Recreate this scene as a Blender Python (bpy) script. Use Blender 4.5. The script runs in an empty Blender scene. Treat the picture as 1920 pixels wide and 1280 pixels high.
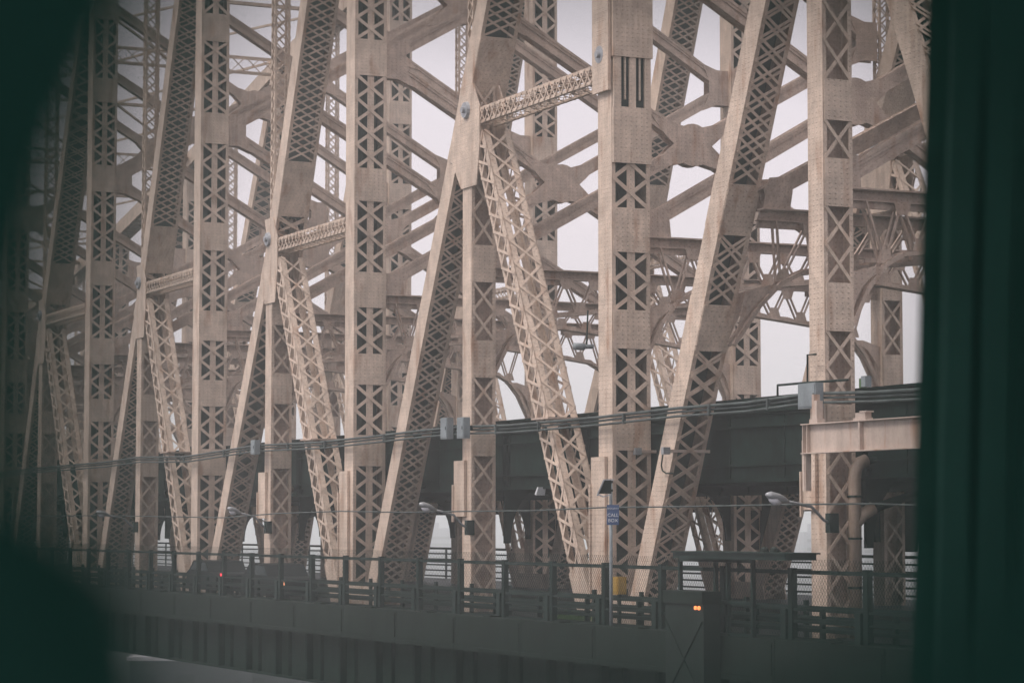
import bpy, math, random
from mathutils import Vector, Matrix
random.seed(7)
SC = bpy.context.scene
COL = SC.collection
R = math.radians
# ---------------------------------------------------------------- camera
# world: +Y runs along the bridge (away), +X across it (into the bridge), Z up; Z=0 is 2.2 m under the eye
CAM = Vector((-38.47, 0.0, 2.2))
FPX = 4700.0
YAW = math.atan(2210*0.9973/FPX)
PITCH = math.atan(348/FPX)
cam_d = bpy.data.cameras.new('camera'); cam = bpy.data.objects.new('camera', cam_d); COL.objects.link(cam)
cam.location = CAM
cam.rotation_euler = (math.pi/2+PITCH, 0, -YAW)
cam_d.sensor_width = 36; cam_d.lens = FPX/1920*36
cam_d.clip_start = 0.05; cam_d.clip_end = 6000
cam_d.dof.use_dof = True; cam_d.dof.focus_distance = 95; cam_d.dof.aperture_fstop = 3.0
SC.camera = cam
FW = Vector((math.sin(YAW), math.cos(YAW), 0)); RT = Vector((math.cos(YAW), -math.sin(YAW), 0)); UP = Vector((0,0,1))
CF = FW*math.cos(PITCH)+UP*math.sin(PITCH); CU = UP*math.cos(PITCH)-FW*math.sin(PITCH)
def ray(px, py): return CF + RT*((px-960)/FPX) + CU*((640-py)/FPX)
def onX(px, py, X=0.0):
    d = ray(px, py); return CAM + d*((X-CAM.x)/d.x)
def atD(px, py, D):
    return CAM + ray(px, py)*D
# ---------------------------------------------------------------- world + sun
SUN_EL, SUN_AZ = R(52), R(-90)      # azimuth from +Y towards +X
W = bpy.data.worlds.new('World'); SC.world = W; W.use_nodes = True
nt = W.node_tree; nt.nodes.clear()
def N(t, ty, **k):
    n = t.nodes.new(ty)
    for a, b in k.items():
        if a in n.inputs: n.inputs[a].default_value = b
        else: setattr(n, a, b)
    return n
out = N(nt, 'ShaderNodeOutputWorld'); bg = N(nt, 'ShaderNodeBackground'); bg.inputs[1].default_value = 0.1
sky = N(nt, 'ShaderNodeTexSky'); sky.sky_type = 'NISHITA'; sky.sun_disc = False
sky.sun_elevation = SUN_EL; sky.sun_rotation = SUN_AZ
tc = N(nt, 'ShaderNodeTexCoord'); sp = N(nt, 'ShaderNodeSeparateXYZ')
ramp = N(nt, 'ShaderNodeValToRGB')
e = ramp.color_ramp.elements
e[0].position = 0.0; e[0].color = (.66, .59, .635, 1)
e[1].position = 1.0; e[1].color = (1.0, .94, .90, 1)
x = ramp.color_ramp.elements.new(.12); x.color = (.71, .625, .665, 1)
x = ramp.color_ramp.elements.new(.22); x.color = (.60, .55, .60, 1)
sc_ = N(nt, 'ShaderNodeVectorMath', operation='SCALE'); sc_.inputs['Scale'].default_value = 14.3
mx = N(nt, 'ShaderNodeMixRGB'); mx.inputs[0].default_value = 0.93
noi = N(nt, 'ShaderNodeTexNoise'); noi.inputs['Scale'].default_value = 2.2; noi.inputs['Detail'].default_value = 5
nm = N(nt, 'ShaderNodeMapRange'); nm.inputs[3].default_value = .84; nm.inputs[4].default_value = 1.14
sc2 = N(nt, 'ShaderNodeVectorMath', operation='SCALE')
nt.links.new(tc.outputs['Generated'], sp.inputs[0]); nt.links.new(sp.outputs[2], ramp.inputs[0])
nt.links.new(tc.outputs['Generated'], noi.inputs['Vector']); nt.links.new(noi.outputs[0], nm.inputs[0])
nt.links.new(ramp.outputs[0], sc_.inputs[0]); nt.links.new(sc_.outputs[0], sc2.inputs[0]); nt.links.new(nm.outputs[0], sc2.inputs['Scale'])
nt.links.new(sky.outputs[0], mx.inputs[1]); nt.links.new(sc2.outputs[0], mx.inputs[2])
nt.links.new(mx.outputs[0], bg.inputs[0]); nt.links.new(bg.outputs[0], out.inputs[0])
sun_d = bpy.data.lights.new('sun', 'SUN'); sun = bpy.data.objects.new('sun', sun_d); COL.objects.link(sun)
sun_d.energy = 2.7; sun_d.angle = R(18); sun_d.color = (1, .92, .85)
sd = Vector((math.sin(SUN_AZ)*math.cos(SUN_EL), math.cos(SUN_AZ)*math.cos(SUN_EL), math.sin(SUN_EL)))
sun.rotation_euler = (-sd).to_track_quat('-Z', 'Y').to_euler()
# sun comes from the open side (-X) and a little from behind the camera
SC.view_settings.view_transform = 'Standard'; SC.view_settings.look = 'None'
SC.view_settings.exposure = 0.0; SC.view_settings.gamma = 1
try: SC.cycles.use_denoising = True; SC.cycles.volume_bounces = 2; SC.cycles.max_bounces = 6; SC.cycles.transparent_max_bounces = 16
except Exception: pass
# ---------------------------------------------------------------- materials
def mat(name, col, rough=.6, metal=0, var=.25, vscale=1.5, rivet=0, rust=0, streak=0, bump=.15, col2=None):
    m = bpy.data.materials.new(name); m.use_nodes = True; t = m.node_tree; b = t.nodes['Principled BSDF']
    b.inputs['Roughness'].default_value = rough; b.inputs['Metallic'].default_value = metal
    if max(col)<.1: b.inputs['Specular IOR Level'].default_value=.12
    g = N(t, 'ShaderNodeNewGeometry')
    n1 = N(t, 'ShaderNodeTexNoise'); n1.inputs['Scale'].default_value = vscale; n1.inputs['Detail'].default_value = 6; n1.inputs['Roughness'].default_value = .62
    t.links.new(g.outputs['Position'], n1.inputs['Vector'])
    r = N(t, 'ShaderNodeMapRange'); r.inputs[1].default_value = .3; r.inputs[2].default_value = .7; r.inputs[3].default_value = 1-var; r.inputs[4].default_value = 1+var
    t.links.new(n1.outputs[0], r.inputs[0])
    c = N(t, 'ShaderNodeVectorMath', operation='SCALE'); c.inputs[0].default_value = col; t.links.new(r.outputs[0], c.inputs['Scale'])
    last = c.outputs[0]
    # fine grime
    n2 = N(t, 'ShaderNodeTexNoise'); n2.inputs['Scale'].default_value = 14; n2.inputs['Detail'].default_value = 4
    t.links.new(g.outputs['Position'], n2.inputs['Vector'])
    r2 = N(t, 'ShaderNodeMapRange'); r2.inputs[1].default_value = .35; r2.inputs[2].default_value = .65; r2.inputs[3].default_value = .93; r2.inputs[4].default_value = 1.06
    t.links.new(n2.outputs[0], r2.inputs[0])
    c2 = N(t, 'ShaderNodeVectorMath', operation='SCALE'); t.links.new(last, c2.inputs[0]); t.links.new(r2.outputs[0], c2.inputs['Scale']); last = c2.outputs[0]
    if rust or streak:
        mp = N(t, 'ShaderNodeMapping'); mp.inputs['Scale'].default_value = (2.1, 2.1, .5)
        t.links.new(g.outputs['Position'], mp.inputs[0])
        n3 = N(t, 'ShaderNodeTexNoise'); n3.inputs['Scale'].default_value = 1.0; n3.inputs['Detail'].default_value = 5
        t.links.new(mp.outputs[0], n3.inputs['Vector'])
        r3 = N(t, 'ShaderNodeMapRange'); r3.inputs[1].default_value = .555; r3.inputs[2].default_value = .74; r3.inputs[3].default_value = 0; r3.inputs[4].default_value = rust or streak
        t.links.new(n3.outputs[0], r3.inputs[0])
        mm = N(t, 'ShaderNodeMixRGB'); mm.inputs[2].default_value = (.30, .14, .07, 1) if rust else (col[0]*.4, col[1]*.4, col[2]*.4, 1)
        t.links.new(r3.outputs[0], mm.inputs[0]); t.links.new(last, mm.inputs[1]); last = mm.outputs[0]
    if rust:
        mp2 = N(t, 'ShaderNodeMapping'); mp2.inputs['Scale'].default_value = (1.9, 1.9, .16); t.links.new(g.outputs['Position'], mp2.inputs[0])
        n5 = N(t, 'ShaderNodeTexNoise'); n5.inputs['Scale'].default_value = 1.3; n5.inputs['Detail'].default_value = 7; n5.inputs['Roughness'].default_value = .7; t.links.new(mp2.outputs[0], n5.inputs['Vector'])
        r5 = N(t, 'ShaderNodeMapRange'); r5.inputs[1].default_value = .48; r5.inputs[2].default_value = .72; r5.inputs[3].default_value = 0; r5.inputs[4].default_value = .55; t.links.new(n5.outputs[0], r5.inputs[0])
        m5 = N(t, 'ShaderNodeMixRGB'); m5.inputs[2].default_value = (col[0]*.55, col[1]*.52, col[2]*.5, 1); t.links.new(r5.outputs[0], m5.inputs[0]); t.links.new(last, m5.inputs[1]); last = m5.outputs[0]
        vo = N(t, 'ShaderNodeTexVoronoi'); vo.inputs['Scale'].default_value = .45; t.links.new(g.outputs['Position'], vo.inputs['Vector'])
        s6 = N(t, 'ShaderNodeSeparateXYZ'); t.links.new(vo.outputs['Color'], s6.inputs[0])
        r6 = N(t, 'ShaderNodeMapRange'); r6.inputs[3].default_value = .92; r6.inputs[4].default_value = 1.08; t.links.new(s6.outputs[0], r6.inputs[0])
        c6 = N(t, 'ShaderNodeVectorMath', operation='SCALE'); t.links.new(last, c6.inputs[0]); t.links.new(r6.outputs[0], c6.inputs['Scale']); last = c6.outputs[0]
    h = n2.outputs[0]
    if rivet:
        s = N(t, 'ShaderNodeSeparateXYZ'); t.links.new(g.outputs['Position'], s.inputs[0])
        ad = N(t, 'ShaderNodeMath', operation='ADD'); t.links.new(s.outputs[0], ad.inputs[0]); t.links.new(s.outputs[1], ad.inputs[1])
        def fr(sock, per):
            a = N(t, 'ShaderNodeMath', operation='DIVIDE'); t.links.new(sock, a.inputs[0]); a.inputs[1].default_value = per
            f = N(t, 'ShaderNodeMath', operation='FRACT'); t.links.new(a.outputs[0], f.inputs[0])
            q = N(t, 'ShaderNodeMath', operation='SUBTRACT'); t.links.new(f.outputs[0], q.inputs[0]); q.inputs[1].default_value = .5
            p = N(t, 'ShaderNodeMath', operation='POWER'); 
            ab = N(t, 'ShaderNodeMath', operation='ABSOLUTE'); t.links.new(q.outputs[0], ab.inputs[0]); t.links.new(ab.outputs[0], p.inputs[0]); p.inputs[1].default_value = 2
            return p.outputs[0]
        sm = N(t, 'ShaderNodeMath', operation='ADD'); t.links.new(fr(s.outputs[2], .15), sm.inputs[0]); t.links.new(fr(ad.outputs[0], .2), sm.inputs[1])
        rr = N(t, 'ShaderNodeMapRange'); rr.inputs[1].default_value = .008; rr.inputs[2].default_value = .035; rr.inputs[3].default_value = 1; rr.inputs[4].default_value = 0
        t.links.new(sm.outputs[0], rr.inputs[0])
        hm = N(t, 'ShaderNodeMath', operation='MULTIPLY_ADD'); t.links.new(rr.outputs[0], hm.inputs[0]); hm.inputs[1].default_value = rivet; t.links.new(n2.outputs[0], hm.inputs[2])
        h = hm.outputs[0]
        # tone slightly darker at and around every rivet head
        rg = N(t, 'ShaderNodeMapRange'); rg.inputs[1].default_value = .02; rg.inputs[2].default_value = .05; rg.inputs[3].default_value = .86; rg.inputs[4].default_value = 1
        t.links.new(sm.outputs[0], rg.inputs[0])
        c3 = N(t, 'ShaderNodeVectorMath', operation='SCALE'); t.links.new(last, c3.inputs[0]); t.links.new(rg.outputs[0], c3.inputs['Scale']); last = c3.outputs[0]
    t.links.new(last, b.inputs['Base Color'])
    bm = N(t, 'ShaderNodeBump'); bm.inputs['Strength'].default_value = bump; bm.inputs['Distance'].default_value = .03
    t.links.new(h, bm.inputs['Height']); t.links.new(bm.outputs[0], b.inputs['Normal'])
    return m
def glow(name, col, s):
    m = bpy.data.materials.new(name); m.use_nodes = True; b = m.node_tree.nodes['Principled BSDF']
    b.inputs['Base Color'].default_value = (*col, 1); b.inputs['Emission Color'].default_value = (*col, 1); b.inputs['Emission Strength'].default_value = s
    return m
PAINT = (.57, .45, .37)
M_plate = mat('bridge_paint', PAINT, .55, rivet=1.3, rust=.75, var=.2, bump=.55)
M_lace = mat('bridge_paint_lacing', PAINT, .6, rust=.55, var=.22)
M_inshade = mat('interior_shade_tone', (.085, .11, .095), .8, var=.3)  # dark green-grey stands in for the shade behind the lacing
M_frame = mat('bridge_paint_frames', (.48, .37, .312), .62, rust=.6, var=.25, rivet=1.2, bump=.4)
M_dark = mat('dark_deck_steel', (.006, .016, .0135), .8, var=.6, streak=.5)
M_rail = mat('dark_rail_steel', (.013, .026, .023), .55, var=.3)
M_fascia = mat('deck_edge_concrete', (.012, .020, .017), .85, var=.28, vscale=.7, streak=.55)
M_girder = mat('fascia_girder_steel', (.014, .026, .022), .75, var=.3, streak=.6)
M_asph = mat('asphalt', (.022, .026, .027), .5, var=.3, vscale=3)
M_steelg = mat('galvanised_steel', (.36, .37, .40), .45, metal=.4, var=.2)
M_box = mat('grey_box_paint', (.20, .23, .25), .5, var=.25)
M_cab = mat('dark_cabinet_paint', (.015, .024, .021), .6, var=.3)
M_cable = mat('cable_sheath', (.07, .085, .085), .5, var=.4)
M_beige = mat('girder_beige', (.47, .38, .33), .5, rust=.9, var=.12)
M_pipe = mat('pipe_paint', (.34, .26, .21), .5, rust=.5, var=.2)
M_blue = mat('sign_blue', (.05, .09, .20), .4, var=.1)
M_white = mat('sign_white', (.6, .62, .66), .5, var=.05)
M_yel = mat('yellow_box_paint', (.40, .24, .04), .5, var=.2)
M_cabin = mat('cabin_paint', (.042, .165, .132), .6, var=.15, vscale=3, bump=.05)
M_edge = mat('edge_darkener_tone', (.018, .068, .055), .8, var=.05)  # dark tone of the added pieces that darken the view's edges
M_grass = mat('weeds_green', (.05, .11, .03), .9, var=.4, vscale=20)
M_lamp = mat('lamp_housing', (.30, .31, .33), .4, metal=.3, var=.1)
M_lens = mat('lamp_lens', (.55, .55, .6), .15, var=.05)
M_tower = mat('tower_facade', (.30, .31, .35), .7, var=.15, vscale=.02)
M_ground = mat('ground_city', (.03, .035, .037), .9, var=.5, vscale=.03)
M_roof = mat('pale_roof', (.6, .6, .64), .6, var=.2, vscale=.4)
M_wall = mat('low_building_wall', (.05, .06, .07), .8, var=.2, vscale=.3)
M_carw = mat('vehicle_paint_white', (.6, .6, .62), .3, var=.05)
M_card = mat('vehicle_paint_dark', (.015, .018, .02), .5, var=.1)
M_glass = mat('dark_glass', (.03, .04, .045), .08, var=.05)
M_tyre = mat('tyre_rubber', (.02, .02, .02), .9)
# ---------------------------------------------------------------- mesh helper
class MB:
    def __init__(s): s.v = []; s.f = []
    def hexa(s, c):
        o = len(s.v); s.v += [tuple(p) for p in c]
        for q in ((0,3,2,1),(4,5,6,7),(0,1,5,4),(1,2,6,5),(2,3,7,6),(3,0,4,7)): s.f.append(tuple(o+i for i in q))
    def box(s, x0,x1,y0,y1,z0,z1):
        s.hexa([(x0,y0,z0),(x1,y0,z0),(x1,y1,z0),(x0,y1,z0),(x0,y0,z1),(x1,y0,z1),(x1,y1,z1),(x0,y1,z1)])
    def obox(s, c, a, b, d):       # centre c, half vectors
        c=Vector(c)
        s.hexa([c-a-b-d, c+a-b-d, c+a+b-d, c-a+b-d, c-a-b+d, c+a-b+d, c+a+b+d, c-a+b+d])
    def bar(s, p, q, w, h, side):  # bar p->q, w across 'side', h across the third axis
        p=Vector(p); q=Vector(q); t=(q-p)
        if t.length < 1e-6: return
        t.normalize(); sd=Vector(side); sd=(sd-t*sd.dot(t)); sd.normalize(); n=t.cross(sd)
        s.obox((p+q)/2, (q-p)/2, sd*w/2, n*h/2)
    def tube(s, pts, r, n=8, cap=True):
        pts=[Vector(p) for p in pts]; rings=[]
        a=None
        for i,p in enumerate(pts):
            t=(pts[min(i+1,len(pts)-1)]-pts[max(i-1,0)]).normalized()
            if a is None: a=t.cross(Vector((0,0,1)) if abs(t.z)<.9 else Vector((1,0,0)))
            a=a-t*a.dot(t); a.normalize(); b=t.cross(a); rr=r[i] if isinstance(r,(list,tuple)) else r
            o=len(s.v); rings.append(o)
            for k in range(n):
                an=2*math.pi*k/n; s.v.append(tuple(p+a*math.cos(an)*rr+b*math.sin(an)*rr))
        for i in range(len(rings)-1):
            for k in range(n):
                s.f.append((rings[i]+k, rings[i]+(k+1)%n, rings[i+1]+(k+1)%n, rings[i+1]+k))
        if cap:
            s.f.append(tuple(rings[0]+k for k in range(n))[::-1]); s.f.append(tuple(rings[-1]+k for k in range(n)))
    def poly(s, pts, th):          # extrude a planar polygon (list of Vector) by vector th
        o=len(s.v); n=len(pts); s.v += [tuple(p) for p in pts]+[tuple(Vector(p)+th) for p in pts]
        s.f.append(tuple(o+i for i in range(n))[::-1]); s.f.append(tuple(o+n+i for i in range(n)))
        for i in range(n): s.f.append((o+i, o+(i+1)%n, o+n+(i+1)%n, o+n+i))
    def build(s, name, m, parent=None, smooth=False):
        me=bpy.data.meshes.new(name); me.from_pydata(s.v, [], s.f); me.materials.append(m)
        import bmesh
        b=bmesh.new(); b.from_mesh(me); bmesh.ops.recalc_face_normals(b, faces=b.faces); b.to_mesh(me); b.free()
        if smooth:
            for p in me.polygons: p.use_smooth=True
        o=bpy.data.objects.new(name, me); COL.objects.link(o)
        if parent: o.parent=parent
        return o
def split_build(mb, name, m, parent, key):
    groups={}; step=0
    comp=list(range(len(mb.v)))
    def find(a):
        while comp[a]!=a: comp[a]=comp[comp[a]]; a=comp[a]
        return a
    for f in mb.f:
        r0=find(f[0])
        for q in f[1:]: comp[find(q)]=r0
    cs={}
    for i in range(len(mb.v)): cs.setdefault(find(i),[]).append(i)
    cf={}
    for f in mb.f: cf.setdefault(find(f[0]),[]).append(f)
    for r_,vs in cs.items():
        c=Vector((0,0,0))
        for i in vs: c+=Vector(mb.v[i])
        c/=len(vs); k=key(c); g=groups.setdefault(k,MB()); o=len(g.v); idx={i:o+n for n,i in enumerate(vs)}
        g.v+=[mb.v[i] for i in vs]; g.f+=[tuple(idx[i] for i in f) for f in cf.get(r_,[])]
    return [groups[k].build(name,m,parent) for k in sorted(groups)]
def tag(o, label=None, cat=None, group=None, kind=None):
    for k,v in (('label',label),('category',cat),('group',group),('kind',kind)):
        if v: o[k]=v
    return o
def empty(name, loc=(0,0,0), label=None, cat=None, group=None, parent=None, kind=None):
    o=bpy.data.objects.new(name, None); o.location=loc; o.empty_display_size=.3; COL.objects.link(o)
    if parent: o.parent=parent
    return tag(o,label,cat,group,kind)
def copy_tree(o, off=None, parent=None):
    c=o.copy(); COL.objects.link(c); c.parent=parent
    if off is not None: c.location=Vector(o.location)+Vector(off)
    for ch in list(o.children): copy_tree(ch, None, c)
    return c
X1=Vector((1,0,0)); Y1=Vector((0,1,0)); Z1=Vector((0,0,1))
def lace_face(mb, o, t, s, L, w, pitch, bw, th, nrm, single=False, start=0):
    """X lacing on a face: origin o (middle of start), along t, across s, length L, width w"""
    n=max(1,round(L/pitch)); p=L/n
    for i in range(n):
        a=o+t*(i*p); b=o+t*((i+1)*p)
        mb.bar(a-s*w/2, b+s*w/2, bw, th, nrm.cross(b+s*w-a))
        if not single: mb.bar(a+s*w/2+nrm*th*1.15, b-s*w/2+nrm*th*1.15, bw, th, nrm.cross(b-s*w-a))
# ---------------------------------------------------------------- bridge
bridge=empty('truss_bridge',(0,0,0),'huge beige riveted steel truss bridge with laced posts and slanting braces','bridge')
TS=18.3                      # spacing of the two trusses
Yt=lambda t: 22.08*t-18.11
MP=[47.3]+[Yt(t)+.15 for t in (4.172,5.236,6.180,7.082,7.98)]
SP=[Yt(t)+.35 for t in (3.565,4.682,5.689,6.614,7.547)]
while len(MP)<10: MP.append(MP[-1]+19.8)
while len(SP)<9: SP.append(SP[-1]+20.0)
NODE=[25.0,17.6,15.0,14.8,14.65,14.5,14.4,14.3,14.2]
TOP=[44,43,40,38.5,37,34,30,26.5,23.5,21.5]
DECK=-0.95
MW,MD=1.45,1.0
BANDS=[(4.75,6.05),(8.15,9.46),(11.4,12.9),(15.9,17.3),(21.25,22.8),(26.4,27.8),(31.2,32.7),(36.2,37.4)]
def main_post(top, slot=False):
    r=empty('main_post',parent=bridge)
    pl=MB(); lc=MB(); bt=MB()
    z0=-3.0
    # side plates (truss-plane faces), rivetted angles, centre web
    pl.box(0,.03,0,MD,z0,top); pl.box(MW-.03,MW,0,MD,z0,top)
    for x0,x1 in ((.033,.14),(MW-.14,MW-.033)):
        pl.box(x0,x1,0,.025,z0,top); pl.box(x0,x1,MD-.025,MD,z0,top)
    wb=MB()
    wb.box(MW/2-.15,MW/2+.15,.004,.028,z0,top); ib=MB(); ib.box(.035,MW-.035,MD-.06,MD-.03,z0,top); ib.box(MW/2-.012,MW/2+.012,.03,MD-.065,z0,top); ib.build('diaphragm',M_inshade,r)  # back plate and centre diaphragm carry the painted shade colour
    z=z0
    bands=[b for b in BANDS if b[1]<top]+[(top,top)]
    for a,b in bands:
        L=a-z
        if L>.4:
            for y,n in ((-.006,-Y1),(MD+.006,Y1)):
                lace_face(lc, Vector((MW/2,y,z)), Z1, X1, L, MW-.12, 1.0, .135, .018, n)
        if b>a:
            bt=MB(); bt.box(.03,MW-.03,-.045,-.02,a,b); bt.build('batten_plate',M_plate,r)
            bt=MB(); bt.box(.03,MW-.03,MD+.02,MD+.045,a,b); bt.build('batten_plate',M_plate,r)
        z=b
    split_build(pl,'side_plate',M_plate,r,lambda c:c.x<MW/2); wb.build('web_plate',M_plate,r); split_build(lc,'lacing',M_lace,r,lambda c:c.y<MD/2)
    return r
SW,SD=1.0,.82
def sub_post(node):
    r=empty('sub_post',parent=bridge)
    pl=MB(); lc=MB(); bt=MB(); z0=-3.0; top=node+1.3
    pl.box(0,.03,0,SD,z0,top); pl.box(SW-.03,SW,0,SD,z0,top)
    for x0,x1 in ((.033,.13),(SW-.13,SW-.033)):
        pl.box(x0,x1,0,.025,z0,top); pl.box(x0,x1,SD-.025,SD,z0,top)
    z=z0
    wb=MB(); wb.box(.05,SW-.05,SD*.55,SD*.55+.02,z0,top)
    bands=[(4.85,5.7),(7.8,9.2),(11.4,12.8)]+([(13.9,15.1)] if node>20 else [])+([(18.5,20)] if node>20 else [])
    for a,b in bands+[(top,top)]:
        if a-z>.4:
            for y,n in ((-.006,-Y1),(SD+.006,Y1)): lace_face(lc, Vector((SW/2,y,z)), Z1, X1, a-z, SW-.1, 1.15, .1, .018, n)
        if b>a:
            bt=MB(); bt.box(.03,SW-.03,-.045,-.02,a,b); bt.build('batten_plate',M_plate,r)
            bt=MB(); bt.box(.03,SW-.03,SD+.02,SD+.045,a,b); bt.build('batten_plate',M_plate,r)
        z=b
    split_build(pl,'side_plate',M_plate,r,lambda c:c.x<SW/2); wb.build('web_plate',M_frame,r); split_build(lc,'lacing',M_lace,r,lambda c:c.y<SD/2)
    return r
def hanger(z0,top):
    r=empty('laced_hanger',parent=bridge); pl=MB(); lc=MB(); w=.75; d=.5
    for x in (0,w-.1):
        for y in (0,d-.1):
            pl.box(x,x+.1,y,y+.1,z0,top)
    L=top-z0
    for y,n in ((-.01,-Y1),(d+.01,Y1)): lace_face(lc,Vector((w/2,y,z0)),Z1,X1,L,w-.1,.62,.06,.015,n)
    for x,n in ((-.01,-X1),(w+.01,X1)): lace_face(lc,Vector((x,d/2,z0)),Z1,Y1,L,d-.08,.5,.05,.015,n)
    split_build(pl,'corner_angle',M_lace,r,lambda c:(c.x<w/2,c.y<d/2)); lc.build('lacing',M_lace,r)
    return r
def big_diag(p, q, w=1.15, h=.88, name='main_diagonal', bands=()):
    """solid outer faces (normal X), fine double lacing on the under and upper faces. p,q: centre-line points (Y,Z) on truss plane"""
    r=empty(name,parent=bridge); P=Vector((0,p[0],p[1])); Q=Vector((0,q[0],q[1])); t=(Q-P).normalized(); s=X1.cross(t); s.normalize()
    if s.y>0: s=-s            # s = towards camera / under side
    L=(Q-P).length; pl=MB(); lc=MB(); bt=MB()
    for x in (.015,w-.015):
        pl.obox((P+Q)/2+X1*x, (Q-P)/2, s*h/2, X1*.015)
    for x in (.09,w-.09):
        for k in (1,-1): pl.obox((P+Q)/2+X1*x+s*k*(h/2-.013), (Q-P)/2, X1*.06, s*.012)
    ib=MB(); ib.obox((P+Q)/2+X1*(w/2)-s*(h/2-.07), (Q-P)/2, X1*(w/2-.04), s*.012); ib.build('diaphragm',M_inshade,r)  # back plate added in the shade colour to darken the lacing gaps
    for E in (P,Q): pl.obox(E+X1*(w/2), t*.012, X1*(w/2-.035), s*(h/2-.06))
    def isband(z0,z1): return any(a<z1 and b>z0 for a,b in bands)
    segs=[]; cur=0.0
    for a,b in sorted(bands):
        la=(a-P.z)/t.z; lb=(b-P.z)/t.z
        if la>cur: segs.append((cur,la))
        for k in (1,-1):
            bt=MB(); bt.obox(P+t*(la+lb)/2+X1*(w/2)+s*k*(h/2+.03), t*(lb-la)/2, X1*(w/2-.01), s*.014); bt.build('batten_plate',M_plate,r)
        cur=lb
    segs.append((cur,L))
    for a,b in segs:
        for k in (1,-1):
            for ph in (0,.5):
                lace_face(lc,P+t*(a+ph*.72)+X1*(w/2)+s*k*(h/2+.008+ph*.05),t,X1,b-a-ph,w-.12,.72,.085,.018,s*k)
    split_build(pl,'side_plate',M_plate,r,lambda c:(c.x>w*.3)+(c.x>w*.7)); split_build(lc,'lacing',M_lace,r,lambda c:(c-P).dot(s)>0)
    return r
def light_strut(p, q, w=.95, h=.6, name='laced_strut', pitch=.45, ang=.12, bw=.05):
    r=empty(name,parent=bridge); P=Vector((0,p[0],p[1])); Q=Vector((0,q[0],q[1])); t=(Q-P).normalized(); s=X1.cross(t).normalized()
    L=(Q-P).length; pl=MB(); lc=MB()
    for x in (.02,w-.02):
        for k in (1,-1):
            c=(P+Q)/2+X1*x+s*k*(h/2-ang/2)
            pl.obox(c+s*k*(ang*.25 if ang>.2 and k<0 else 0),(Q-P)/2,s*(ang/4 if ang>.2 and k<0 else ang/2),X1*.02)
            c2=(P+Q)/2+X1*(x+(.05 if x<w/2 else -.05)*ang/.12)+s*k*(h/2-.012)
            pl.obox(c2,(Q-P)/2,X1*ang/2,s*.012)
    for x,n in ((-.012,-X1),(w+.012,X1)): lace_face(lc,P+X1*x,t,s,L,h-.06,pitch,bw,.014,n)
    for k in (1,-1):
        if ang>.2 and k<0 and s.y<0: continue
        lace_face(lc,P+X1*(w/2)+s*k*(h/2+.01),t,X1,L,w-.1,pitch*(1.25 if ang>.2 else 1.5),bw,.014,s*k)
    split_build(pl,'corner_angle',M_plate,r,lambda c:(c.x<w/2,(c-P).dot(s)>0)); lc.build('lacing',M_lace,r)
    return r
def gusset(name, pts, th=.05, x=-.06, m=None):
    r=MB(); r.poly([Vector((x,a,b)) for a,b in pts],X1*th)
    r.poly([Vector((SW+.02,a,b)) for a,b in pts],X1*th)
    return r.build(name,m or M_plate,bridge)
parts=[]
def add(o): parts.append(o); return o
# posts: near truss, far truss is a copy of everything
for i,y in enumerate(MP):
    p=main_post(TOP[i]); p.location=(0,y,0); add(p)
for i,y in enumerate(SP):
    p=sub_post(NODE[i]); p.location=(0,y,0); add(p)
    h=hanger(NODE[i]+.8, (TOP[i]+TOP[i+1])/2); h.location=(.12,y+.15,0); add(h)
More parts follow.
